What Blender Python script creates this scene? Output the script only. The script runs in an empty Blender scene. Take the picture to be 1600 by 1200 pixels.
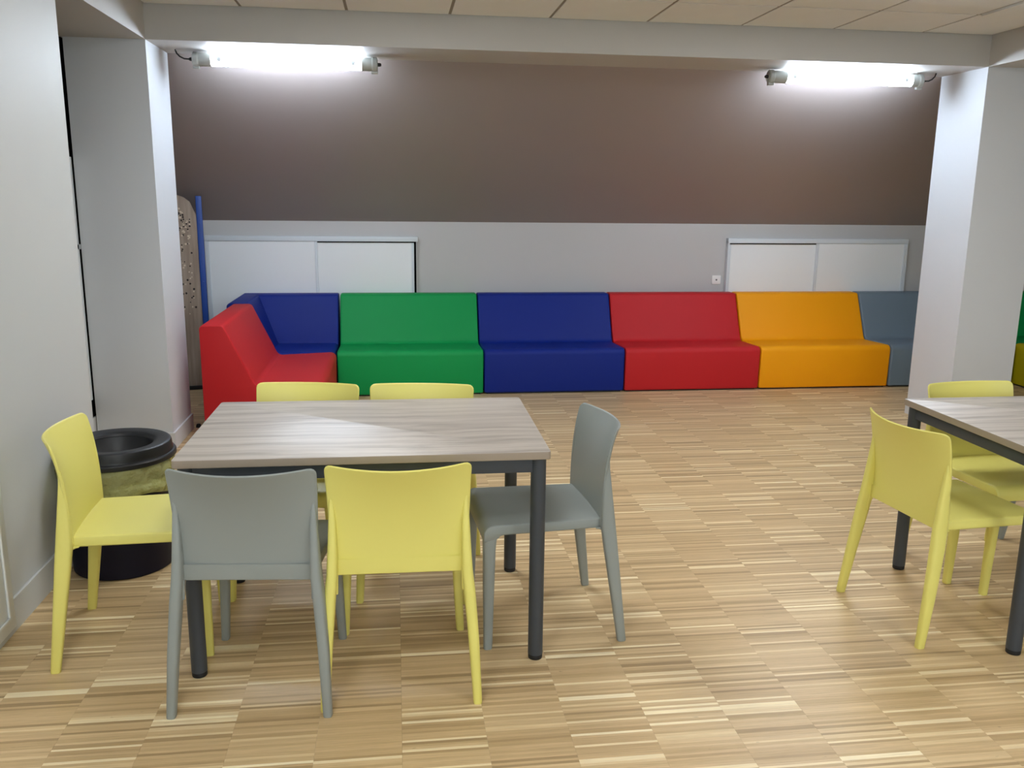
import bpy, bmesh, math, random
import numpy as np
from mathutils import Vector, Matrix

C = bpy.context.scene.collection
PI = math.pi

# ------------------------------------------------------------------ camera
def make_camera():
    f, th, ro, ps, h = 1373.137, 0.2093, 0.0111, -0.1324, 1.5605
    c, s = math.cos(ps), math.sin(ps)
    r = Vector((c, s, 0)); fw = Vector((-s, c, 0)); u = Vector((0, 0, 1))
    F = fw*math.cos(th) - u*math.sin(th); U = u*math.cos(th) + fw*math.sin(th)
    R2 = r*math.cos(ro) + U*math.sin(ro); U2 = U*math.cos(ro) - r*math.sin(ro)
    cd = bpy.data.cameras.new('camera'); cd.sensor_width = 36; cd.sensor_fit = 'HORIZONTAL'
    cd.lens = 36*f/1600; cd.clip_start = 0.05
    o = bpy.data.objects.new('camera', cd); C.objects.link(o)
    m = Matrix((( R2.x, U2.x, -F.x, 0), (R2.y, U2.y, -F.y, 0), (R2.z, U2.z, -F.z, h), (0, 0, 0, 1)))
    o.matrix_world = m
    bpy.context.scene.camera = o
make_camera()

sc = bpy.context.scene
sc.view_settings.view_transform = 'Standard'
sc.view_settings.look = 'None'
sc.view_settings.gamma = 1
sc.view_settings.use_curve_mapping = False
sc.view_settings.exposure = 0.0
TUBE = 66.0          # emission of the two tube lights
PANEL = 26.0          # emission of the ceiling panels added out of view
REAR = 4.4           # fill from glowing windows added behind the viewer
SIDE = 5.0           # unseen tube lights added behind the viewer for more light
W = bpy.data.worlds.new('world'); sc.world = W; W.use_nodes = True
W.node_tree.nodes['Background'].inputs[0].default_value = (0.6, 0.65, 0.7, 1)
W.node_tree.nodes['Background'].inputs[1].default_value = 0.05
try:
    sc.cycles.max_bounces = 8; sc.cycles.diffuse_bounces = 5; sc.cycles.caustics_reflective = False
except Exception: pass

# ------------------------------------------------------------------ materials
def lin(h):
    out = []
    for i in (0, 2, 4):
        v = int(h[i:i+2], 16)/255
        out.append(v/12.92 if v <= .04045 else ((v+.055)/1.055)**2.4)
    return (*out, 1)
def mat(name, hexc, rough=.6, metal=0, bump=0, bscale=200, spec=.5, var=0, vscale=3):
    m = bpy.data.materials.new(name); m.use_nodes = True
    nt = m.node_tree; b = nt.nodes['Principled BSDF']
    b.inputs['Base Color'].default_value = lin(hexc)
    b.inputs['Roughness'].default_value = rough; b.inputs['Metallic'].default_value = metal
    b.inputs['Specular IOR Level'].default_value = spec
    tc = nt.nodes.new('ShaderNodeTexCoord')
    if var:
        n = nt.nodes.new('ShaderNodeTexNoise'); n.inputs['Scale'].default_value = vscale
        n.inputs['Detail'].default_value = 4
        nt.links.new(tc.outputs['Object'], n.inputs['Vector'])
        mr = nt.nodes.new('ShaderNodeMapRange')
        mr.inputs['To Min'].default_value = 1-var; mr.inputs['To Max'].default_value = 1+var
        nt.links.new(n.outputs['Fac'], mr.inputs['Value'])
        mx = nt.nodes.new('ShaderNodeVectorMath'); mx.operation = 'SCALE'
        mx.inputs[0].default_value = lin(hexc)[:3]
        nt.links.new(mr.outputs['Result'], mx.inputs['Scale'])
        nt.links.new(mx.outputs['Vector'], b.inputs['Base Color'])
    if bump:
        n = nt.nodes.new('ShaderNodeTexNoise'); n.inputs['Scale'].default_value = bscale
        nt.links.new(tc.outputs['Object'], n.inputs['Vector'])
        bp = nt.nodes.new('ShaderNodeBump'); bp.inputs['Strength'].default_value = bump
        bp.inputs['Distance'].default_value = .002
        nt.links.new(n.outputs['Fac'], bp.inputs['Height']); nt.links.new(bp.outputs['Normal'], b.inputs['Normal'])
    return m
def emis(name, col, strength):
    m = bpy.data.materials.new(name); m.use_nodes = True
    b = m.node_tree.nodes['Principled BSDF']
    b.inputs['Base Color'].default_value = (.8, .8, .8, 1)
    b.inputs['Emission Color'].default_value = (*col, 1); b.inputs['Emission Strength'].default_value = strength
    return m
M = {}
M['wall'] = mat('white_wall_paint', 'C8CBCB', .55, bump=.12, bscale=120, var=.015)
M['pier'] = mat('pier_paint', 'D6DADF', .5, bump=.1, bscale=120, var=.015)
M['beam'] = mat('beam_paint', 'BCBAB6', .55, bump=.1, bscale=120)
M['taupe'] = mat('taupe_slope_paint', '988E8B', .5, bump=.1, bscale=90, var=.02)
M['grey_wall'] = mat('grey_knee_wall_paint', 'BEBDBC', .55, bump=.1, bscale=120)
M['ceil'] = mat('mineral_ceiling_tile', 'E6E8E8', .85, bump=.35, bscale=350, var=.03, vscale=6)
M['grid'] = mat('ceiling_grid_metal', '8E877A', .6)
M['white_lacquer'] = mat('white_lacquer', 'E2E6E6', .4)
M['door_panel'] = mat('cupboard_white_panel', 'ECF0F2', .45)
M['alu'] = mat('white_aluminium_profile', 'D5DCE2', .35)
M['dark'] = mat('dark_void', '08090B', 1, spec=.1)  # near-black colour that paints the darkness of openings and gaps
M['metal'] = mat('anthracite_powder_coat', '3A3F45', .45, bump=.05, bscale=600)
M['black'] = mat('black_plastic', '141518', .42, bump=.05, bscale=500)
M['rubber'] = mat('black_rubber', '101012', .6)
M['bin'] = mat('dark_blue_bin_plastic', '0C0B22', .5, spec=.3)
M['yellow'] = mat('yellow_polypropylene', 'E1D976', .42, bump=.06, bscale=500)
M['greyp'] = mat('grey_polypropylene', '8E9490', .42, bump=.06, bscale=500)
M['f_red'] = mat('red_leatherette', 'BE1F25', .58, bump=.15, bscale=350, spec=.28)
M['f_blue'] = mat('blue_leatherette', '03237F', .58, bump=.15, bscale=350, spec=.28)
M['f_green'] = mat('green_leatherette', '02944A', .58, bump=.15, bscale=350, spec=.28)
M['f_orange'] = mat('orange_leatherette', 'F5A200', .58, bump=.15, bscale=350, spec=.28)
M['f_grey'] = mat('slate_leatherette', '6F7F8C', .58, bump=.15, bscale=350, spec=.28)
M['f_mustard'] = mat('mustard_leatherette', 'BFAE06', .58, bump=.15, bscale=350, spec=.28)
M['post_blue'] = mat('blue_painted_steel', '063C8C', .45)
M['cap'] = mat('grey_lamp_end_cap', 'A9ACA8', .5)
M['tube'] = emis('tube_diffuser_light', (.73, .85, 1.0), TUBE)
M['window'] = emis('window_daylight', (.86, .95, 1.0), REAR)
M['rear_tube'] = emis('rear_tube_diffuser_light', (.86, .93, 1.0), SIDE)
M['panel'] = emis('ceiling_panel_light', (.96, .98, 1.0), PANEL)

def floor_mat():
    m = bpy.data.materials.new('oak_stave_parquet'); m.use_nodes = True
    nt = m.node_tree; N = nt.nodes; L = nt.links; b = N['Principled BSDF']
    at = N.new('ShaderNodeAttribute'); at.attribute_name = 'tone'
    cr = N.new('ShaderNodeValToRGB'); e = cr.color_ramp.elements
    e[0].position = 0; e[0].color = lin('A58A62')
    e[1].position = 1; e[1].color = lin('F8E8C2')
    for p, c in ((.25, 'BC9F74'), (.5, 'CBAE82'), (.75, 'D6BB8F'), (.88, 'E2CB9F')):
        k = e.new(p); k.color = lin(c)
    L.new(at.outputs['Fac'], cr.inputs['Fac'])
    ge = N.new('ShaderNodeNewGeometry')
    mp = N.new('ShaderNodeMapping'); mp.inputs['Scale'].default_value = (5, 160, 1)
    L.new(ge.outputs['Position'], mp.inputs['Vector'])
    n = N.new('ShaderNodeTexNoise'); n.inputs['Scale'].default_value = 1.6; n.inputs['Detail'].default_value = 5
    n.inputs['Roughness'].default_value = .65
    L.new(mp.outputs['Vector'], n.inputs['Vector'])
    mr = N.new('ShaderNodeMapRange'); mr.inputs['From Min'].default_value = .25; mr.inputs['From Max'].default_value = .75
    mr.inputs['To Min'].default_value = .80; mr.inputs['To Max'].default_value = 1.16
    L.new(n.outputs['Fac'], mr.inputs['Value'])
    # small dark knots and pores
    mp2 = N.new('ShaderNodeMapping'); mp2.inputs['Scale'].default_value = (22, 90, 1)
    L.new(ge.outputs['Position'], mp2.inputs['Vector'])
    n2 = N.new('ShaderNodeTexNoise'); n2.inputs['Scale'].default_value = 1; n2.inputs['Detail'].default_value = 2
    L.new(mp2.outputs['Vector'], n2.inputs['Vector'])
    mr2 = N.new('ShaderNodeMapRange'); mr2.inputs['From Min'].default_value = .73; mr2.inputs['From Max'].default_value = .80
    mr2.inputs['To Min'].default_value = 1; mr2.inputs['To Max'].default_value = .55
    L.new(n2.outputs['Fac'], mr2.inputs['Value'])
    mu = N.new('ShaderNodeMath'); mu.operation = 'MULTIPLY'
    L.new(mr.outputs['Result'], mu.inputs[0]); L.new(mr2.outputs['Result'], mu.inputs[1])
    mx = N.new('ShaderNodeVectorMath'); mx.operation = 'SCALE'
    L.new(cr.outputs['Color'], mx.inputs[0]); L.new(mu.outputs['Value'], mx.inputs['Scale'])
    L.new(mx.outputs['Vector'], b.inputs['Base Color'])
    b.inputs['Roughness'].default_value = .42
    bp = N.new('ShaderNodeBump'); bp.inputs['Strength'].default_value = .12; bp.inputs['Distance'].default_value = .001
    L.new(n.outputs['Fac'], bp.inputs['Height']); L.new(bp.outputs['Normal'], b.inputs['Normal'])
    return m
M['floor'] = floor_mat()

def table_mat():
    m = bpy.data.materials.new('grey_oak_laminate'); m.use_nodes = True
    nt = m.node_tree; N = nt.nodes; L = nt.links; b = N['Principled BSDF']
    tc = N.new('ShaderNodeTexCoord')
    mp = N.new('ShaderNodeMapping'); mp.inputs['Scale'].default_value = (1.3, 17, 3)
    L.new(tc.outputs['Object'], mp.inputs['Vector'])
    n0 = N.new('ShaderNodeTexNoise'); n0.inputs['Scale'].default_value = 1.5; n0.inputs['Detail'].default_value = 2
    L.new(tc.outputs['Object'], n0.inputs['Vector'])
    ad = N.new('ShaderNodeVectorMath'); ad.operation = 'MULTIPLY_ADD'
    ad.inputs[1].default_value = (1.6, 1.6, 0)
    L.new(n0.outputs['Color'], ad.inputs[0]); L.new(mp.outputs['Vector'], ad.inputs[2])
    n = N.new('ShaderNodeTexNoise'); n.inputs['Scale'].default_value = 1.3; n.inputs['Detail'].default_value = 7
    n.inputs['Roughness'].default_value = .62
    L.new(ad.outputs['Vector'], n.inputs['Vector'])
    cr = N.new('ShaderNodeValToRGB'); e = cr.color_ramp.elements
    e[0].position = .30; e[0].color = lin('887E75')
    e[1].position = .68; e[1].color = lin('BFB7AD')
    k = e.new(.45); k.color = lin('A89F95'); k = e.new(.55); k.color = lin('B5ACA2')
    L.new(n.outputs['Fac'], cr.inputs['Fac']); L.new(cr.outputs['Color'], b.inputs['Base Color'])
    b.inputs['Roughness'].default_value = .40; b.inputs['Specular IOR Level'].default_value = .75
    bp = N.new('ShaderNodeBump'); bp.inputs['Strength'].default_value = .02; bp.inputs['Distance'].default_value = .001
    L.new(n.outputs['Fac'], bp.inputs['Height']); L.new(bp.outputs['Normal'], b.inputs['Normal'])
    return m
M['table'] = table_mat()
M['edge'] = mat('table_edge_band', '9A8C7C', .5)

def board_mat():
    m = bpy.data.materials.new('grey_brown_wood_board'); m.use_nodes = True
    nt = m.node_tree; N = nt.nodes; L = nt.links; b = N['Principled BSDF']
    tc = N.new('ShaderNodeTexCoord')
    mp = N.new('ShaderNodeMapping'); mp.inputs['Scale'].default_value = (14, 14, 1.2)
    L.new(tc.outputs['Object'], mp.inputs['Vector'])
    n = N.new('ShaderNodeTexNoise'); n.inputs['Scale'].default_value = 2.2; n.inputs['Detail'].default_value = 5
    L.new(mp.outputs['Vector'], n.inputs['Vector'])
    cr = N.new('ShaderNodeValToRGB'); e = cr.color_ramp.elements
    e[0].position = .3; e[0].color = lin('847262'); e[1].position = .7; e[1].color = lin('A69584')
    L.new(n.outputs['Fac'], cr.inputs['Fac']); L.new(cr.outputs['Color'], b.inputs['Base Color'])
    b.inputs['Roughness'].default_value = .5
    return m
M['board'] = board_mat()

def bag_mat():
    m = bpy.data.materials.new('yellow_green_bin_bag'); m.use_nodes = True
    nt = m.node_tree; N = nt.nodes; L = nt.links; b = N['Principled BSDF']; out = N['Material Output']
    b.inputs['Base Color'].default_value = lin('DFE19E'); b.inputs['Roughness'].default_value = .2
    tr = N.new('ShaderNodeBsdfTransparent'); tr.inputs['Color'].default_value = lin('E6E8B4')
    mx = N.new('ShaderNodeMixShader'); mx.inputs[0].default_value = .5
    L.new(tr.outputs[0], mx.inputs[1]); L.new(b.outputs[0], mx.inputs[2]); L.new(mx.outputs[0], out.inputs['Surface'])
    tc = N.new('ShaderNodeTexCoord')
    n = N.new('ShaderNodeTexNoise'); n.inputs['Scale'].default_value = 28; n.inputs['Detail'].default_value = 3
    L.new(tc.outputs['Object'], n.inputs['Vector'])
    bp = N.new('ShaderNodeBump'); bp.inputs['Strength'].default_value = 1.0; bp.inputs['Distance'].default_value = .025
    L.new(n.outputs['Fac'], bp.inputs['Height']); L.new(bp.outputs['Normal'], b.inputs['Normal'])
    return m
M['bag'] = bag_mat()

# ------------------------------------------------------------------ helpers
def tag(o, label=None, cat=None, group=None, kind=None):
    if label: o['label'] = label
    if cat: o['category'] = cat
    if group: o['group'] = group
    if kind: o['kind'] = kind
    return o
def mesh(name, V, F, m, smooth=30):
    me = bpy.data.meshes.new(name); me.from_pydata([tuple(v) for v in V], [], F)
    bm = bmesh.new(); bm.from_mesh(me); bmesh.ops.recalc_face_normals(bm, faces=bm.faces); bm.to_mesh(me); bm.free()
    if smooth:
        me.shade_smooth(); me.set_sharp_from_angle(angle=math.radians(smooth))
    me.materials.append(m)
    return me
def link(name, me, parent=None):
    o = bpy.data.objects.new(name, me); C.objects.link(o)
    if parent: o.parent = parent
    return o
def obj(name, VF, m, parent=None, smooth=30):
    return link(name, mesh(name, VF[0], VF[1], m, smooth), parent)
def empty(name, loc, rz=0):
    o = bpy.data.objects.new(name, None); C.objects.link(o); o.location = loc; o.rotation_euler = (0, 0, rz)
    o.empty_display_size = .1
    return o
def copy_tree(o, parent=None):
    c = o.copy(); C.objects.link(c); c.parent = parent
    for ch in list(o.children): copy_tree(ch, c)
    return c
def join(*vfs):
    V = []; F = []
    for v, f in vfs:
        k = len(V); V += list(v); F += [tuple(i+k for i in q) for q in f]
    return V, F
def box(x0, x1, y0, y1, z0, z1, b=0):
    if b:
        bm = bmesh.new(); r = bmesh.ops.create_cube(bm, size=1)
        for v in bm.verts: v.co = Vector(((x0+x1)/2+v.co.x*(x1-x0), (y0+y1)/2+v.co.y*(y1-y0), (z0+z1)/2+v.co.z*(z1-z0)))
        bmesh.ops.bevel(bm, geom=bm.edges[:], offset=b, segments=3, profile=.5, affect='EDGES')
        bm.verts.index_update()
        V = [v.co.copy() for v in bm.verts]; F = [tuple(v.index for v in f.verts) for f in bm.faces]; bm.free()
        return V, F
    V = [(x, y, z) for x in (x0, x1) for y in (y0, y1) for z in (z0, z1)]
    return V, [(0, 1, 3, 2), (4, 6, 7, 5), (0, 4, 5, 1), (2, 3, 7, 6), (0, 2, 6, 4), (1, 5, 7, 3)]
def cyl(c, r, z0, z1, n=28, r2=None, b=0):
    """vertical round bar"""
    r2 = r if r2 is None else r2
    prof = [(r, z0), (r2, z1)] if not b else [(r-b, z0), (r-b*.3, z0+b*.3), (r, z0+b), (r2, z1-b), (r2-b*.3, z1-b*.3), (r2-b, z1)]
    return lathe([(0, prof[0][1])]+prof+[(0, prof[-1][1])], n, c)
def lathe(prof, n=48, c=(0, 0)):
    V = []; F = []; rings = []
    for r, z in prof:
        if r < 1e-6: rings.append([len(V)]); V.append((c[0], c[1], z))
        else:
            rings.append(list(range(len(V), len(V)+n)))
            V += [(c[0]+r*math.cos(2*PI*i/n), c[1]+r*math.sin(2*PI*i/n), z) for i in range(n)]
    for a, b in zip(rings, rings[1:]):
        for i in range(n):
            j = (i+1) % n
            q = [a[i % len(a)], a[j % len(a)], b[j % len(b)], b[i % len(b)]]
            u = []
            for k in q:
                if k not in u: u.append(k)
            if len(u) > 2: F.append(tuple(u))
    return V, F
def xf(VF, fn): return [fn(*v) for v in VF[0]], VF[1]
def along_x(VF, x, y, z):       # lathe about z -> about x
    return xf(VF, lambda a, b, c: (x+c, y+a, z+b))
def tube(path, r, n=8):
    V = []; F = []
    P = [Vector(p) for p in path]
    for i, p in enumerate(P):
        t = (P[min(i+1, len(P)-1)]-P[max(i-1, 0)]).normalized()
        a = t.orthogonal().normalized() if i == 0 else (a - t*a.dot(t)).normalized()
        b = t.cross(a)
        for k in range(n):
            an = 2*PI*k/n; V.append(p + a*r*math.cos(an) + b*r*math.sin(an))
    for i in range(len(P)-1):
        for k in range(n):
            j = (k+1) % n
            F.append((i*n+k, i*n+j, (i+1)*n+j, (i+1)*n+k))
    F.append(tuple(range(n))); F.append(tuple(range((len(P)-1)*n, len(P)*n)))
    return V, F
def round_poly(pts, rads, seg=6):
    """round the corners of a closed 2D polygon"""
    out = []; n = len(pts)
    for i, p in enumerate(pts):
        p = Vector(p); r = rads[i] if isinstance(rads, (list, tuple)) else rads
        if not r: out.append((p.x, p.y)); continue
        a = (Vector(pts[i-1])-p).normalized(); b = (Vector(pts[(i+1) % n])-p).normalized()
        ang = a.angle(b); d = r/math.tan(ang/2)
        c = p+(a+b).normalized()*(r/math.sin(ang/2))
        s = p+a*d-c; e = p+b*d-c
        tot = s.angle_signed(e)
        for k in range(seg+1):
            q = s.copy(); t = -tot*k/seg
            q = Vector((s.x*math.cos(t)-s.y*math.sin(t), s.x*math.sin(t)+s.y*math.cos(t)))
            out.append((c.x+q.x, c.y+q.y))
    return out
def offset_poly(pts, d):
    n = len(pts); area = sum(pts[i][0]*pts[(i+1) % n][1]-pts[(i+1) % n][0]*pts[i][1] for i in range(n))
    sg = 1 if area > 0 else -1; out = []
    for i in range(n):
        p = Vector(pts[i]); e1 = (p-Vector(pts[i-1])); e2 = (Vector(pts[(i+1) % n])-p)
        e1 = e1.normalized() if e1.length > 1e-9 else e2.normalized(); e2 = e2.normalized() if e2.length > 1e-9 else e1
        n1 = Vector((-e1.y, e1.x))*sg; n2 = Vector((-e2.y, e2.x))*sg
        m = n1+n2; m = m/max(m.length_squared, .3)*2
        m = m*(1/2)*1.0
        q = p+m*d*1.0
        out.append((q.x, q.y))
    return out
def extrude(pts, x0, x1, r=.01, seg=3, part=None, to=lambda x, u, v: (x, u, v)):
    """profile (u,v) extruded along x with rounded end edges; part = indices of a sub-chain (its closing segment is internal)"""
    n = len(pts); idx = part if part else list(range(n))
    rings = []
    for k in range(seg+1):
        a = PI/2*k/seg; rings.append((x0+r*(1-math.sin(a)), r*(1-math.cos(PI/2-a))))
    rings = [(x0+r*(1-math.sin(PI/2*k/seg)), r*(1-math.cos(PI/2*k/seg))) for k in range(seg, -1, -1)]
    rings = [(x, o) for x, o in rings]
    # from the cap (inset r) to the full section
    left = [(x0+r*(1-math.cos(PI/2*k/seg)), r*(1-math.sin(PI/2*k/seg))) for k in range(seg+1)]
    right = [(x1-(x-x0), o) for x, o in reversed(left)]
    V = []; F = []; m = len(idx)
    for x, o in left+right:
        P = offset_poly(pts, o) if o > 1e-9 else pts
        V += [to(x, *P[i]) for i in idx]
    R = len(left)+len(right)
    last = m if not part else m-1
    for a in range(R-1):
        for i in range(last):
            j = (i+1) % m
            F.append((a*m+i, a*m+j, (a+1)*m+j, (a+1)*m+i))
    F.append(tuple(range(m))); F.append(tuple(range((R-1)*m, R*m)))
    return V, F
def loft(stations, seg=5, pw=3.2):
    """stations (cx,cy,z,hx,hy): rounded-rectangle sections, closed ends"""
    V = []; F = []; n = 16
    for cx, cy, z, hx, hy in stations:
        for k in range(n):
            t = 2*PI*(k+.5)/n; c, s = math.cos(t), math.sin(t)
            V.append((cx+hx*math.copysign(abs(c)**(2/pw), c), cy+hy*math.copysign(abs(s)**(2/pw), s), z))
    R = len(stations)
    for a in range(R-1):
        for k in range(n):
            j = (k+1) % n
            F.append((a*n+k, a*n+j, (a+1)*n+j, (a+1)*n+k))
    F.append(tuple(range(n))); F.append(tuple(range((R-1)*n, R*n)))
    return V, F

# ------------------------------------------------------------------ room shell
XL, XR, YF, YB, ZB, ZC = -1.389, 3.808, 5.514, 6.013, 2.416, 2.608
KY, KZ = 7.725, 1.346
YN = -2.6                    # wall behind the camera
XRR = 6.9                    # far right end of the long room
def struct(name, VF, m, label=None, parent=None, smooth=0):
    o = obj(name, VF, m, parent, smooth)
    if not parent: o['kind'] = 'structure'
    if label: o['label'] = label
    return o

fl = struct('floor', box(-2.6, XRR, YN-.1, KY+.1, -.12, -.006), mat('parquet_bed', '5A452C', .7), 'oak industrial parquet floor of narrow staves in long columns')
# staves: real strips 10 mm wide laid across the view in columns 248.5 mm long
rnd = random.Random(7)
CW = .2486
X0c = -.004
def tone():
    r = rnd.random()
    if r < .09: return rnd.uniform(.88, 1.0)
    if r < .20: return rnd.uniform(.72, .88)
    if r < .34: return rnd.uniform(.0, .25)
    return min(max(rnd.gauss(.48, .10), .1), .8)
staves = []
for ci in range(-8, 28):
    x0 = X0c+ci*CW
    off = rnd.uniform(0, .01); y = 1.2+off
    blk = 0; base = 0
    while y < KY:
        if blk <= 0: blk = rnd.randint(14, 30); base = rnd.uniform(-.045, .045)
        blk -= 1
        w = rnd.choice((.0098, .0104, .0110, .0116, .0122, .0122, .0190))
        staves.append((x0+.0002, x0+CW-.0002, y+.00015, y+w-.00015, min(max(tone()+base, 0), 1), rnd.uniform(-.00022, 0)))
        y += w
fov = lambda s: abs((s[0]+s[1])/2-.1333*(s[2])) < .60*s[2]+.2
cand = sorted([i for i, s in enumerate(staves) if s[2] > 2.02 and fov(s) and s[0] > -1.4 and s[3]-s[2] > .009], key=lambda i: staves[i][2]-(.006*1 if staves[i][3]-staves[i][2] > .015 else 0))[:300]
cset = set(cand)
lib = {}
for i in cand:
    a, b, c, d, t, z = staves[i]
    key = (round(d-c, 4), round(t*16))
    if key not in lib:
        w = d-c
        me = mesh('stave', *box(0, b-a, 0, w, -.006, 0), M['floor'], 0)
        at = me.attributes.new('tone', 'FLOAT', 'FACE'); at.data.foreach_set('value', [round(t*16)/16]*len(me.polygons))
        lib[key] = me
    o = link('stave', lib[key], fl); o.location = (a, c, z)
rest = [s for i, s in enumerate(staves) if i not in cset]
A = np.array(rest); n = len(A)
V = np.zeros((n, 8, 3)); 
for k, (xi, yi, zi) in enumerate([(0, 2, 0), (1, 2, 0), (1, 3, 0), (0, 3, 0), (0, 2, 1), (1, 2, 1), (1, 3, 1), (0, 3, 1)]):
    V[:, k, 0] = A[:, xi]; V[:, k, 1] = A[:, yi]; V[:, k, 2] = A[:, 5] if zi else -.006
Fq = np.array([(4, 5, 6, 7), (0, 1, 5, 4), (1, 2, 6, 5), (2, 3, 7, 6), (3, 0, 4, 7)])
F = (np.arange(n)[:, None, None]*8+Fq[None]).reshape(-1, 4)
me = bpy.data.meshes.new('stave_field')
me.vertices.add(n*8); me.vertices.foreach_set('co', V.reshape(-1))
me.loops.add(F.size); me.loops.foreach_set('vertex_index', F.reshape(-1).astype(np.int32))
me.polygons.add(len(F)); me.polygons.foreach_set('loop_start', (np.arange(len(F))*4).astype(np.int32))
me.update(calc_edges=True); me.validate()
at = me.attributes.new('tone', 'FLOAT', 'FACE'); at.data.foreach_set('value', np.repeat(A[:, 4], 5))
me.materials.append(M['floor']); me.shade_flat()
o = link('stave_field', me, fl); o['kind'] = 'stuff'

# walls
wl = struct('wall_left', box(-1.82, -1.40, YN, 4.163, -.006, ZB), M['wall'], 'pale wall along the left, ending before the left pillar')
struct('baseboard_left', box(-1.40, -1.388, YN, 4.163, -.006, .121, .003), M['wall'], 'white baseboard along the left wall')
struct('wall_back', box(-2.3, XRR, KY, KY+.12, -.006, KZ+.03), M['grey_wall'], 'low grey wall under the sloping ceiling')
# sloped ceiling of the bay
V = [(-2.3, YB-.02, ZB+.0125), (XRR, YB-.02, ZB+.0125), (XRR, KY, KZ), (-2.3, KY, KZ), (-2.3, YB-.02, ZB+.2), (XRR, YB-.02, ZB+.2), (XRR, KY+.12, KZ+.12), (-2.3, KY+.12, KZ+.12)]
struct('ceiling_slope', (V, [(0, 1, 2, 3), (4, 7, 6, 5), (0, 4, 5, 1), (3, 2, 6, 7), (0, 3, 7, 4), (1, 5, 6, 2)]), M['taupe'], 'taupe sloping ceiling over the coloured benches')
struct('wall_bay_end', box(-2.3, -2.18, YF, KY, -.006, 2.6), M['grey_wall'], 'end wall of the bay behind the left pillar')
struct('wall_right', box(XRR, XRR+.1, YN, KY+.1, -.006, 2.7), M['wall'], 'far right end wall')
struct('wall_behind', box(-1.9, XRR, YN-.1, YN, -.006, 2.7), M['wall'], 'wall behind the viewer')
# beams
struct('beam_front', box(-2.3, XRR, YF, YB, ZB, ZC+.15), M['beam'], 'long white boxed beam above the bench bay')
struct('beam_left', box(-1.84, XL, YN, YF, ZB, ZC+.15), M['beam'], 'boxed beam running forward from the left pillar')
struct('beam_right', box(XR, 4.256, YN, YF, ZB, ZC+.15), M['beam'], 'boxed beam running forward from the right pillar')
# pillars
def pillar(x0, x1, label):
    p = struct('pillar', box(x0, x1, YF, YB, -.006, ZB), M['pier'], label)
    b = struct('baseboard', join(box(x0-.012, x1+.012, YF-.012, YF, -.006, .105), box(x0-.012, x0, YF, YB, -.006, .105), box(x1, x1+.012, YF, YB, -.006, .105)), M['pier'], None, p)
    return p
pillar(-1.834, XL, 'white square pillar behind the round bin on the left')
pillar(XR, 4.256, 'white square pillar behind the right-hand table')
# recess beside the left pillar: matt black box paints the darkness of the opening
rec = struct('window_1', box(-1.90, -1.850, 4.163, 5.85, .215, ZB), M['dark'], 'dark narrow opening between left wall and left pillar')
struct('window_frame', join(box(-1.850, -1.838, 5.38, 5.493, .33, 1.76), box(-1.850, -1.838, 5.40, 5.53, 1.235, 1.262)), M['alu'], None, rec)
struct('trim_1', box(-1.90, -1.84, 4.163, 5.85, -.006, .215), M['wall'], 'grey sill below the dark opening')

# ceiling tiles
ce = struct('ceiling', box(-1.5, 3.9, YN, YF+.05, ZC+.03, ZC+.06), M['grid'], 'suspended ceiling of square mineral tiles')
gx0, gs, gy = -.8546, .5973, 4.955
xs = [XL]+[gx0+gs*k for k in range(8)]+[XR]
ys = [YF]+[gy-gs*k for k in range(13)]+[YN]
lamps = [(2, 2), (6, 2), (1, 7), (6, 8), (2, 11), (6, 11)]
tl = {}
for i in range(len(xs)-1):
    for j in range(len(ys)-1):
        a, b = xs[i]+.0085, xs[i+1]-.0085; d, c = ys[j]-.0085, ys[j+1]+.0085
        if (i, j) in lamps: continue
        key = (round(b-a, 3), round(d-c, 3))
        if key not in tl:
            tl[key] = mesh('ceiling_tile', *box(0, b-a, 0, d-c, 0, .016, .002), M['ceil'], 0)
        o = link('ceiling_tile', tl[key], ce); o.location = (a, c, ZC)
        if i == 8 and j == 1: o.location.z -= .010
V = []
bars = [box(x-.012, x+.012, YN, YF, ZC+.004, ZC+.03) for x in xs[1:-1]]+[box(XL, XR, y-.012, y+.012, ZC+.005, ZC+.029) for y in ys[1:-1]]
for q in bars: o = struct('grid_bar', q, M['grid'], None, ce)
# flat ceiling of the right aisle
struct('ceiling_right', box(4.256, XRR, YN, YF, ZB+.1, ZB+.2), M['ceil'], 'flat ceiling right of the pillar')

# ceiling panels added outside the frame to stand in for the room light
for k, (i, j) in enumerate(lamps):
    a, b, d, c = xs[i]+.002, xs[i+1]-.002, ys[j]-.002, ys[j+1]+.002
    p = empty('ceiling_light', ((a+b)/2, (c+d)/2, ZC-.004))
    w, h = (b-a)/2, (d-c)/2
    obj('frame', join(box(-w, w, -h, -h+.02, 0, .03), box(-w, w, h-.02, h, 0, .03), box(-w, -w+.02, -h+.02, h-.02, 0, .03), box(w-.02, w, -h+.02, h-.02, 0, .03)), M['white_lacquer'], p, 0)
    obj('diffuser', box(-w+.02, w-.02, -h+.02, h-.02, .006, .01), M['panel'], p, 0)
    tag(p, 'square white ceiling panel light '+('above the left table', 'above the right-hand table', 'over the left wall side, nearer the viewer', 'over the right side, nearer the viewer', 'at the rear left of the room', 'at the rear right of the room')[k], 'ceiling light', 'ceiling panel lights')

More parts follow.
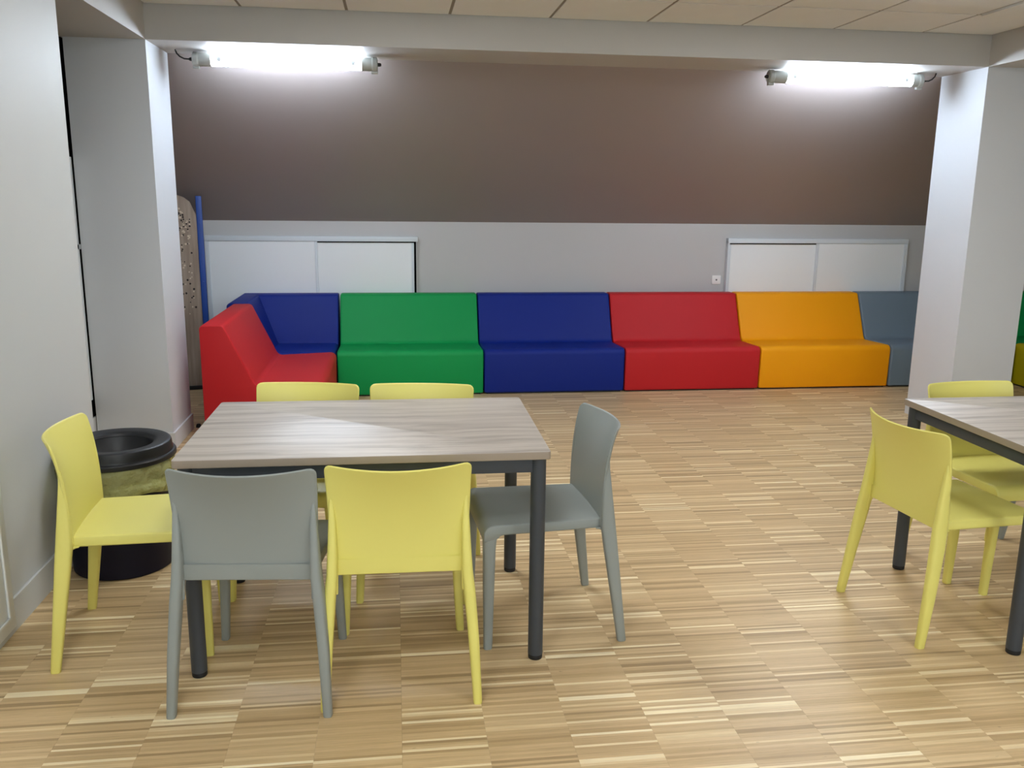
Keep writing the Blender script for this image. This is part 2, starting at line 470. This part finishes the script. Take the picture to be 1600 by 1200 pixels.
# ------------------------------------------------------------------ tube lights
def tube_light(xa, xb, ca, cb, label, cable_side, y=5.855, z=2.362, lm='tube'):
    p = empty('tube_light', ((xa+xb)/2, y, z)); cx = (xa+xb)/2
    n = 32; R = .037
    obj('diffuser', along_x(lathe([(0, xa-cx), (R, xa-cx), (R, xb-cx), (0, xb-cx)], n), 0, 0, 0), M[lm], p)
    for s, e0, e1 in ((-1, ca, xa), (1, cb, xb)):
        L = abs(e1-e0)
        prof = [(0, 0), (.034, 0), (.044, .006), (.045, .03), (.040, .038), (.0395, L+.01), (0, L+.01)]
        q = xf(along_x(lathe(prof, n), 0, 0, 0), lambda a, b, c: ((e0-cx)+a*(-s), b, c))
        q2 = box((e0-cx)-.0 if s < 0 else (e0-cx)-.04, (e0-cx)+.04 if s < 0 else (e0-cx), -.014, .014, -.056, -.03, .004)
        obj('end_cap', join(q, q2), M['cap'], p)
        g = xf(along_x(lathe([(0, -.004), (.011, -.004), (.011, .014), (.007, .022), (0, .022)], 14), 0, 0, 0), lambda a, b, c: ((e0-cx)+a*s, b, c))
        obj('cable_gland', g, M['rubber'], p)
    for s in (-1, 1):
        xc = s*(abs(xb-xa)/2-.06)
        arc = [(xc, (R+.002)*math.cos(t), (R+.002)*math.sin(t)) for t in [PI*(-.1+1.2*k/16) for k in range(17)]]
        V = []; F = []
        for q in arc: V += [(q[0]-.012, q[1], q[2]), (q[0]+.012, q[1], q[2])]
        for k in range(16): F.append((2*k, 2*k+1, 2*k+3, 2*k+2))
        obj('mounting_clip', join((V, F), box(xc-.012, xc+.012, -.012, .012, R, .0535)), M['alu'], p)
    e = (ca if cable_side < 0 else cb)-cx; s = cable_side
    path = [(e+s*(.02+.075*math.sin(t)), .0, .052-.052*math.cos(t)) for t in [PI/2*k/8 for k in range(9)]]
    path = [(e+s*.018, 0, 0), (e+s*.05, .0, .002), (e+s*.075, 0, .014), (e+s*.092, 0, .032), (e+s*.1, 0, .0535)]
    obj('cable', tube(path, .0045), M['rubber'], p)
    tag(p, label, 'light', 'tube lights under the beam')
    return p
tube_light(-1.105, -.180, -1.205, -.09, 'lit white tube light under the beam beside the left pillar', -1)
tube_light(2.584, 3.494, 2.470, 3.565, 'lit white tube light under the beam beside the right pillar', 1)

for xr, wd in ((-.6, 'leftmost'), (1.2, 'middle'), (3.0, 'rightmost')):  # never in view, added to strengthen the room light from behind
    tube_light(xr-.6, xr+.6, xr-.7, xr+.7, wd+' of three lit tube lights under the ceiling behind the viewer', 1, YN+.5, ZC-.058, 'rear_tube')
for k, xw in enumerate((-.5, 1.3, 3.1, 5.2)):  # unseen glowing panes, added as fill light for the room
    w = struct('window_%d' % (k+2), box(xw-.6, xw+.6, YN, YN+.01, 1.0, 2.2), M['window'], 'window in the wall behind the viewer')
    struct('window_frame', join(box(xw-.65, xw-.6, YN, YN+.04, .95, 2.25), box(xw+.6, xw+.65, YN, YN+.04, .95, 2.25), box(xw-.6, xw+.6, YN, YN+.04, 2.2, 2.25), box(xw-.6, xw+.6, YN, YN+.04, .95, 1.0), box(xw-.02, xw+.02, YN+.01, YN+.04, 1.0, 2.2)), M['white_lacquer'], None, w)

# ------------------------------------------------------------------ sliding cupboards and socket in the knee wall
def cupboard(x0, x1, xm, front_left, label, dark_right):
    p = empty('sliding_cupboard', ((x0+x1)/2, KY, 0)); cx = (x0+x1)/2
    zt = 1.222
    obj('top_rail', box(x0-cx-.015, x1-cx+.015, -.055, 0, zt-.043, zt, .002), M['alu'], p)
    obj('back_panel', box(x0-cx, x1-cx, -.012, -.0005, 0, zt-.03), M['dark'], p, 0)  # black sheet painting the shade seen through the door gaps
    for (a, b, fr) in ((x0, xm+.02, front_left), (xm-.015, x1-(.018 if dark_right else 0), not front_left)):
        ya, yb = (-.048, -.032) if fr else (-.028, -.014)
        top = zt-.045 if fr else zt-.055
        d = obj('door', box(a-cx+.02, b-cx-.02, ya+.003, yb, .01, top), M['door_panel'], p, 0)
        obj('stile', box(a-cx, a-cx+.022, ya-.002, yb, .01, top, .0015), M['alu'], d)
        obj('stile', box(b-cx-.022, b-cx, ya-.002, yb, .01, top, .0015), M['alu'], d)
    obj('side_post', box(x0-cx-.015, x0-cx, -.052, 0, 0, zt-.03), M['alu'], p, 0)
    if not dark_right: obj('side_post', box(x1-cx, x1-cx+.015, -.052, 0, 0, zt-.03), M['alu'], p, 0)
    else: obj('side_post', box(x1-cx+.0, x1-cx+.006, -.05, 0, 0, zt-.03), M['grey_wall'], p, 0)
    tag(p, label, 'cupboard', 'sliding cupboards in the low wall')
cupboard(-1.56, .178, -.675, True, 'white sliding-door cupboard behind the corner and green benches', True)
cupboard(2.985, 4.69, 3.83, False, 'white sliding-door cupboard behind the orange bench', False)
s = empty('wall_socket', (2.893, KY, .846))
obj('plate', box(-.041, .041, -.012, 0, -.04, .04, .004), mat('socket_white', 'F0EEEC', .3), s)
obj('cable_outlet', xf(lathe([(0, 0), (.008, 0), (.008, .004), (0, .004)], 14), lambda a, b, c: (a, -.012-c, b)), mat('socket_grey', '6A6664', .5), s)
tag(s, 'small square white wall socket with a grey centre above the red bench', 'socket')

# ------------------------------------------------------------------ perforated wooden screen with blue post, standing behind the left pillar
def screen():
    p = empty('wooden_screen', (-1.548, 7.30, 0), math.radians(10))
    H, Wd = 1.555, .62
    pts = round_poly([(-Wd, .02), (0, .02), (0, H), (-Wd, H)], [0, .02, .16, .2], 8)
    bm = bmesh.new()
    V = []; F = []; n = len(pts)
    # bowed board: y depends on x
    bow = lambda x: -.10*((-x)/Wd)**2
    nx = 14
    zt = lambda x: H-(.17*(1-math.sqrt(max(0, 1-((.17+x)/.17)**2))) if x > -.17 else 0)
    for k in range(nx+1):
        x = -Wd*(1-(k/nx)) if k < nx else -0.0
        for y in (0, .018):
            V += [(x, y+bow(x), .03), (x, y+bow(x), zt(x) if x < -.001 else H-.165)]
    for k in range(nx):
        a = k*4; b = a+4
        F += [(a, b, b+1, a+1), (a+2, a+3, b+3, b+2), (a, a+2, b+2, b), (a+1, b+1, b+3, a+3)]
    F += [(0, 1, 3, 2), (nx*4, nx*4+2, nx*4+3, nx*4+1)]
    bd = obj('board', (V, F), M['board'], p)
    hv = []; r2 = random.Random(3)
    for k in range(330):
        t = r2.random()
        x = -r2.uniform(.045, .34); 
        z = r2.choice((r2.gauss(1.28, .12), r2.gauss(.82, .16), r2.gauss(1.36, .06)))
        if z > 1.45 or z < .5 or (z > 1.38 and x > -.09): continue
        # stand-off rings: shallow drilled holes shown as dark cups
        hv.append((x, z, r2.uniform(.0045, .009)))
    def holes(lst):
        out = []
        for x, z, r in lst:
            out.append(xf(lathe([(0, 0), (r, 0), (r, .001), (0, .001)], 8), lambda a, b, c: (x+a, bow(x)-.0012-c-.0005*0, z+b)))
        return join(*out)
    o = obj('drilled_hole', holes(hv[::2]), mat('hole_dark', '2C241F', .8), bd, 0); o['kind'] = 'stuff'
    o = obj('metal_stud', holes(hv[1::2]), mat('stud_pale', 'CDBBA2', .4), bd, 0); o['kind'] = 'stuff'  # pale discs for the lighter dots of the perforation
    q = obj('post', join(box(.0, .045, -.01, .035, 0.0, 1.545, .004)), M['post_blue'], p)
    for z in (1.33, 1.36, .87): obj('bolt', xf(lathe([(0, 0), (.009, 0), (.009, .006), (0, .006)], 8), lambda a, b, c: (.022+a, -.01-c, z+b)), M['post_blue'], q)
    obj('foot_bar', box(-.30, .045, -.02, .02, 0.0, .03, .004), M['rubber'], p)
    tag(p, 'curved wooden screen with pierced dots and a blue post behind the left pillar', 'screen')
screen()

# ------------------------------------------------------------------ foam benches
D, HS, HT = .776, .368, .747
# profile: u = distance in front of the back plane (0..D), v = height
prof_raw = [(D-.008, .012), (D, HS), (.335, HS-.018), (.150, HT), (0, HT), (0, .012)]
prof = round_poly(prof_raw, [.012, .045, .05, .035, .03, 0], 6)
# split chain: seat part = front/bottom; backrest part = from crease to rear at mid height
def bench_parts():
    n = len(prof); ic = [i for i, q in enumerate(prof) if abs(q[0]-.335) < .08 and q[1] < HS+.03 and q[1] > .3]
    crease = ic[len(ic)//2]
    # rear point at seat level inserted
    P = list(prof); rear = [i for i in range(n) if P[i][0] < 1e-6 and P[i][1] > .6][-1]
    P.insert(rear+1, (0, .30))
    n = len(P)
    back = list(range(crease, rear+2))
    seat = [(rear+1+k) % n for k in range((crease-rear-1) % n+1)]
    return P, seat, back
BP, SEAT_I, BACK_I = bench_parts()
def bench(w, m, x, y, rz, label, cat='bench', group='coloured foam benches'):
    """local: width along x, faces -y, back plane at y=0"""
    p = empty('foam_bench', (x, y, 0), rz)
    to = lambda a, u, v: (a, -u, v)
    obj('seat', extrude(BP, -w/2, w/2, .018, 4, SEAT_I, to), m, p, 50)
    obj('backrest', extrude(BP, -w/2, w/2, .018, 4, BACK_I, to), m, p, 50)
    obj('base_board', box(-w/2+.02, w/2-.02, -D+.03, -.01, 0, .03), M['black'], p, 0)
    tag(p, label, cat, group)
    return p
YW = 7.724
WM = 1.1596; X0 = -.470
row = [('f_green', 'green foam bench between the blue corner seat and the blue bench'), ('f_blue', 'long blue foam bench between the green and red benches'),
       ('f_red', 'red foam bench in the back row between blue and orange'), ('f_orange', 'orange-yellow foam bench under the right-hand cupboard'),
       ('f_grey', 'slate grey foam bench partly behind the right pillar')]
for k, (mm, lab) in enumerate(row):
    bench(WM-.010, M[mm], X0+WM*(k+.5), YW-.062, 0, lab)
# red bench at the left end, facing right
bench(1.165, M['f_red'], -1.243, 6.300, PI/2, 'red foam bench standing at right angles, nearest the left pillar')
# mustard bench at the far right, facing left
bench(1.10, M['f_mustard'], 6.112, 6.39, -PI/2, 'mustard foam bench just right of the right pillar')

def corner(x0, x1, y0, y1, m, mirror, label):
    """corner seat: square seat block with a back along the rear and along one side"""
    p = empty('corner_bench', ((x0+x1)/2, y1, 0)); cx = (x0+x1)/2
    sx = -1 if mirror else 1
    loc = lambda x, y, z: (sx*x, y, z)
    w = x1-x0; d = y1-y0; xl = -w/2
    obj('seat', xf(box(xl, w/2, -d, 0, .012, HS-.008, .03), loc), m, p, 50)
    bp = round_poly([(.335, HS-.05), (.150, HT), (0, HT), (0, .25), (.335, .25)], [0, .035, .03, 0, 0], 6)
    n = len(bp); V = []; F = []
    r = .012
    inset = [(r, offset_poly(bp, r)), (r*.35, offset_poly(bp, r*.3)), (0, bp)]
    secs = []
    offs = [(0, offset_poly(bp, r)), (r*.35, offset_poly(bp, r*.35)), (r, bp)]
    for o_, q in offs: secs.append([(w/2-o_, -u, v) for u, v in q])
    secs.append([(xl+u, -u, v) for u, v in bp])
    for o_, q in reversed(offs): secs.append([(xl+u, -d+o_, v) for u, v in q])
    for s_ in secs: V += s_
    for a in range(len(secs)-1):
        for i in range(n):
            j = (i+1) % n; F.append((a*n+i, a*n+j, (a+1)*n+j, (a+1)*n+i))
    F.append(tuple(range(n))); F.append(tuple(range((len(secs)-1)*n, len(secs)*n)))
    obj('backrest', xf((V, F), loc), m, p, 40)
    obj('base_board', xf(box(xl+.02, w/2-.02, -d+.03, -.01, 0, .03), loc), M['black'], p, 0)
    tag(p, label, 'bench', 'coloured foam benches')
corner(-1.285, -.483, 6.895, YW-.062, M['f_blue'], False, 'dark blue foam corner seat between the red and green benches')
corner(5.345, 6.225, 6.955, YW-.062, M['f_green'], True, 'green foam corner seat glimpsed right of the right pillar')

# ------------------------------------------------------------------ tables
def make_table(w, d, x, y, rz, label):
    p = empty('dining_table', (x, y, 0), rz)
    H = .7505; r = .0255
    top = extrude(round_poly([(-w/2, -d/2), (w/2, -d/2), (w/2, d/2), (-w/2, d/2)], .012, 4), H-.026, H, .003, 3, None, lambda z, u, v: (u, v, z))
    tt = obj('tabletop', top, M['table'], p, 40)
    tt.data.materials.append(M['edge'])
    for q in tt.data.polygons:
        if abs(q.normal.z) < .6: q.material_index = 1
    ix, iy = w/2-.036, d/2-.036
    for sx in (-1, 1):
        for sy in (-1, 1):
            l = obj('leg', cyl((sx*ix, sy*iy), r, .018, H-.0262, 28), M['metal'], p)
            obj('foot_cap', cyl((sx*ix, sy*iy), r-.001, 0, .0185, 28, b=.004), M['rubber'], l)
    for sy in (-1, 1):
        obj('apron_rail', box(-ix+.01, ix-.01, sy*iy-.0125, sy*iy+.0125, H-.0262-.05, H-.0262, .002), M['metal'], p)
    for sx in (-1, 1):
        obj('apron_rail', box(sx*ix-.0125, sx*ix+.0125, -iy+.01, iy-.01, H-.0262-.05, H-.0262, .002), M['metal'], p)
    tag(p, label, 'table')
    return p
make_table(1.195, .803, -.7015+.5975+.0028, 2.7227+.4015-.004, -.007, 'grey-oak laminate table with round anthracite legs left of the picture centre, six chairs around it')
make_table(1.26, .803, 2.112+.63, 2.558+.4015, 0, 'grey-oak laminate table cut off by the right edge of the picture')

# ------------------------------------------------------------------ chairs
def chair_meshes(m):
    out = {}
    # seat: side profile (y,z) extruded across
    sp = round_poly([(-.19, .418), (.190, .418), (.196, .408), (.250, .395), (.252, .456), (-.172, .456), (-.19, .470)], [.004, .01, .01, .006, .036, .012, 0], 6)
    # taper: wider at the front
    seat = extrude(sp, -1, 1, .0, 1, None)
    def mk(x, y, z): return (x, y, z)
    w_of = lambda y: .196+(y+.19)/.44*.016
    V = []; F = []; n = len(sp); R = [(-1, .010), (-1+.006, .004), (-1+.02, .0012), (-1+.05, 0)]
    xs_ = []
    for k in range(5): xs_.append((k/4*PI/2))
    cols = []
    for a in xs_:
        cols.append((-(1), .010*(1-math.cos(a)), .010*(1-math.sin(a))))
    secs = [(-1, q[1], q[2]) for q in cols]+[(-.55, None, 0), (0, None, 0), (.55, None, 0)]+[(1, q[1], q[2]) for q in reversed(cols)]
    for s_, e, o_ in secs:
        P = offset_poly(sp, o_) if o_ else sp
        for (y, z) in P:
            if e is None:
                x = s_*(w_of(y)-.01)
                dish = .006*(1-s_*s_) if (z > .45 and -.15 < y < .2) else 0
                V.append((x, y, z-dish))
            else: V.append((s_*(w_of(y)-e), y, z))
    for a in range(len(secs)-1):
        for i in range(n):
            j = (i+1) % n; F.append((a*n+i, a*n+j, (a+1)*n+j, (a+1)*n+i))
    F.append(tuple(range(n))); F.append(tuple(range((len(secs)-1)*n, len(secs)*n)))
    out['seat'] = mesh('seat', V, F, m, 45)
    # backrest shell
    nu, nv = 28, 18; zt, zb = .778, .428
    def ye(z):
        t = (z-.45)/.325
        return -.174-.004*t-.031*max(t, 0)**2.8
    def wh(z): return .206+.011*max(0, (z-.45)/.325)
    us = [math.sin(PI/2*(-1+2*k/nu)) for k in range(nu+1)]
    Rc = .019
    def pt(u, v, side):
        # v 0..1 bottom to top
        x = u*wh(zb+(zt-zb)*v)
        wt = wh(zt)
        ax = abs(u)*wt
        top = zt-(Rc-math.sqrt(max(0, Rc**2-(ax-(wt-Rc))**2)) if ax > wt-Rc else 0)
        z = zb+(top-zb)*v
        x = u*wh(z)
        t = min(max((z-.45)/.325, 0), 1)
        c = .006+.058*t*t
        z -= .007*t*t*(1-u*u)
        y = ye(z)-c*(1-u*u)
        th = .0085-.003*t
        return (x, y+side*th/1.0*.5*1.6, z)
    V = []; F = []; vs = [1-(1-k/nv)**1.5 for k in range(nv+1)]
    for side in (1, -1):
        for v in vs:
            for u in us:
                k_ = 0.965 if side and False else 1
                V.append(pt(u, v, side))
    W1 = nu+1; S = W1*(nv+1)
    for j in range(nv):
        for i in range(nu):
            a = j*W1+i
            F.append((a, a+1, a+W1+1, a+W1)); F.append((S+a, S+a+W1, S+a+W1+1, S+a+1))
    # rounded rim: loop around the border with two mid rings
    loop = [i for i in range(W1)]+[j*W1+nu for j in range(1, nv+1)]+[nv*W1+i for i in range(nu-1, -1, -1)]+[j*W1 for j in range(nv-1, 0, -1)]
    cen = Vector((0, 0, .6))
    rings = [loop]
    for t in (.35, .5, .65):
        ring = []
        for q in loop:
            a = Vector(V[q]); b = Vector(V[q+S]); mid = a.lerp(b, t)
            dirn = Vector((a.x, 0, (a.z-.6)*1.0)); 
            # outward direction in the shell plane
            ox = 1 if abs(abs(us[q % W1])-1) < 1e-6 else 0
            dx = math.copysign(1, a.x)*ox; dz = 1 if q >= nv*W1 else (-1 if q < W1 else 0)
            if dz == 1 and abs(a.x) > wh(zt)-Rc:
                k_ = (abs(a.x)-(wh(zt)-Rc))/Rc; dx = math.copysign(k_, a.x); dz = math.sqrt(max(0, 1-k_*k_))
            dd = Vector((dx, 0, dz)); dd = dd.normalized() if dd.length else dd
            ring.append(len(V)); V.append(mid+dd*.0035*(1 if t == .5 else .75))
        rings.append(ring)
    rings.append([q+S for q in loop])
    for ra, rb in zip(rings, rings[1:]):
        for i in range(len(loop)):
            j = (i+1) % len(loop); F.append((ra[i], ra[j], rb[j], rb[i]))
    out['backrest'] = mesh('backrest', V, F, m, 50)
    # legs
    def fleg(s):
        st = []
        for z, hx, hy in ((0, .0135, .0145), (.004, .0145, .0155), (.2, .0170, .0190), (.36, .0190, .0220), (.40, .0200, .0240), (.425, .0200, .0245)):
            t = z/.43
            xc = s*(.2145-(hx)-.0055*(t)+.008*(1-t)); yc = .2505-hy-.001*(1-t)
            st.append((xc, yc, z, hx, hy))
        A = loft(st)
        # fillet under the apron, both towards the rear and towards the middle
        R = .032; pts = [(.215, .423), (.215, .423-R)]+[(.215-R+R*math.cos(a)+0, .423-R+R*math.sin(a)) for a in [PI/2*k/6 for k in range(0, 7)]]
        pts = [(.218, .424), (.218, .385)]+[(.2095-R+R*math.cos(a), .419-R+R*math.sin(a)) for a in [PI/2*k/6 for k in range(0, 7)]]+[(.175, .424)]
        x1 = s*.2085; x0 = s*.190
        B = extrude(pts, min(x0, x1), max(x0, x1), .003, 2)
        return join(A, B)
    def rleg(s):
        st = []
        for z, hx, hy, xc, yc in ((0, .0130, .0150, .2365, -.250), (.004, .0140, .0160, .2365, -.250), (.2, .0170, .0210, .2260, -.224), (.36, .0180, .0255, .2140, -.2035), (.43, .0170, .0265, .2070, -.1955), (.50, .0150, .0225, .2045, -.1910), (.58, .0120, .0155, .2030, -.1880), (.64, .0085, .0095, .2035, -.1865), (.685, .003, .0045, .2050, -.1890)):
            st.append((s*xc, yc, z, hx, hy))
        A = loft(st)
        R = .03
        pts = [(-.200, .424), (-.200, .36)]+[(-.1835+R-R*math.cos(a), .419-R+R*math.sin(a)) for a in [PI/2*k/6 for k in range(0, 7)]]+[(-.15, .424)]
        x1 = s*.2055; x0 = s*.190
        B = extrude(pts, min(x0, x1), max(x0, x1), .003, 2)
        return join(A, B)
    for s in (-1, 1):
        out['f%d' % s] = mesh('leg', *fleg(s), m, 45)
        out['r%d' % s] = mesh('leg', *rleg(s), m, 45)
    return out
def make_chair(m):
    ms = chair_meshes(m)
    p = empty('dining_chair', (0, 0, 0))
    for k, q in ms.items(): link('seat' if k == 'seat' else 'backrest' if k == 'backrest' else 'leg', q, p)
    return p
yel = make_chair(M['yellow']); gry = make_chair(M['greyp'])
CH = [
 (gry, -.440, 2.748, -5.4, 'grey plastic chair seen from behind at the front left of the left table'),
 (yel, .002, 2.752, -.9, 'yellow plastic chair seen from behind, pushed under the left table beside the front grey chair'),
 (yel, -.909, 3.085, -85.8, 'yellow plastic chair in front of the round bin by the left wall'),
 (gry, .520, 3.056, 94.0, 'grey plastic chair at the right end of the left table'),
 (yel, 2.058, 2.929, -83.5, 'yellow plastic chair at the left end of the right-hand table'),
 (yel, -.412, 3.508, 170.1, 'far-side yellow chair of the left table in front of the red bench'),
 (yel, .076, 3.452, 172.8, 'far-side yellow chair of the left table in front of the green bench'),
 (yel, 2.535, 3.300, 185.5, 'yellow chair on the far side of the right-hand table before the white pillar'),
 (gry, 3.065, 3.350, 180, 'grey chair on the far side of the right-hand table, at the picture edge'),
]
used = set()
for proto, x, y, a, lab in CH:
    o = proto if id(proto) not in used else copy_tree(proto)
    used.add(id(proto))
    o.location = (x, y, 0); o.rotation_euler = (0, 0, math.radians(a))
    tag(o, lab, 'chair', 'dining chairs around the two tables')

# ------------------------------------------------------------------ bin
def bin_():
    x, y = -1.178, 3.745
    p = empty('waste_bin', (x, y, 0))
    obj('body', lathe([(0, 0), (.196, 0), (.202, .006), (.203, .02), (.206, .44), (.206, .50), (.195, .50), (.192, .02), (0, .015)], 64), M['bin'], p)
    rim = [(.212, .474), (.232, .474), (.2365, .478), (.2365, .492), (.232, .498), (.225, .499), (.2235, .503), (.2225, .508), (.220, .532), (.217, .540), (.212, .543), (.206, .5432), (.166, .540), (.158, .538), (.150, .534), (.145, .524), (.150, .518), (.205, .524), (.212, .49), (.212, .474)]
    obj('rim_lid', lathe(rim, 72), M['black'], p, 35)
    obj('funnel', lathe([(.150, .534), (.144, .512), (.132, .478), (.112, .445), (.080, .420), (.04, .410), (0, .408), (0, .404), (.082, .414), (.118, .440), (.138, .475), (.152, .52)], 64), M['black'], p, 50)
    # bag folded over the edge: loose wrinkled skirt
    r3 = random.Random(5); n = 120; V = []; F = []
    rows = [(.500, .208, .000), (.476, .222, .004), (.455, .227, .008), (.432, .224, .010), (.414, .217, .008), (.402, .2145, .005), (.394, .219, .005), (.384, .224, .010), (.370, .221, .010), (.356, .2135, .005), (.372, .212, .004), (.392, .211, .004), (.41, .2105, .003)]
    ph = [r3.uniform(0, 6.28) for _ in range(12)]
    for z, r, am in rows:
        for k in range(n):
            t = 2*PI*k/n
            w = sum(math.sin((5+3*q)*t+ph[q]+z*30*(q % 3-1)) for q in range(6))/3
            sag = .014*math.sin(t*2+1.0)+.006*math.sin(5*t+2)
            f_ = (.5-z)/.138
            V.append(((r+am*w)*math.cos(t), (r+am*w)*math.sin(t), z-sag*f_-.012*f_))
    for a in range(len(rows)-1):
        for k in range(n):
            j = (k+1) % n; F.append((a*n+k, a*n+j, (a+1)*n+j, (a+1)*n+k))
    obj('bin_bag', (V, F), M['bag'], p, 80)
    tag(p, 'round dark bin with black rim and a yellow-green bag turned over its edge', 'bin')
bin_()

# ------------------------------------------------------------------ small things
ds = obj('door_stop', lathe([(0, 0), (.017, 0), (.017, .012), (.012, .024), (0, .026)], 20, (-1.352, 6.04)), M['rubber'], None)
tag(ds, 'small black rubber stop on the floor at the foot of the left pillar', 'door stop')

pd = empty('panelled_door', (-1.3835, 3.10, .04))
obj('leaf', box(0, .018, -.83, 0, 0, 2.0, .003), M['white_lacquer'], pd)
for (ya, yb, za, zb) in ((-.79, -.045, .045, .92), (-.79, -.045, 1.0, 1.94)):
    t = .014
    obj('moulding', join(box(.018, .026, ya, yb, za, za+t, .003), box(.018, .026, ya, yb, zb-t, zb, .003), box(.018, .026, ya, ya+t, za+t, zb-t, .003), box(.018, .026, yb-t, yb, za+t, zb-t, .003)), M['white_lacquer'], pd)
tag(pd, 'white panelled door leaf against the left wall, its lower corner at the picture edge', 'door')
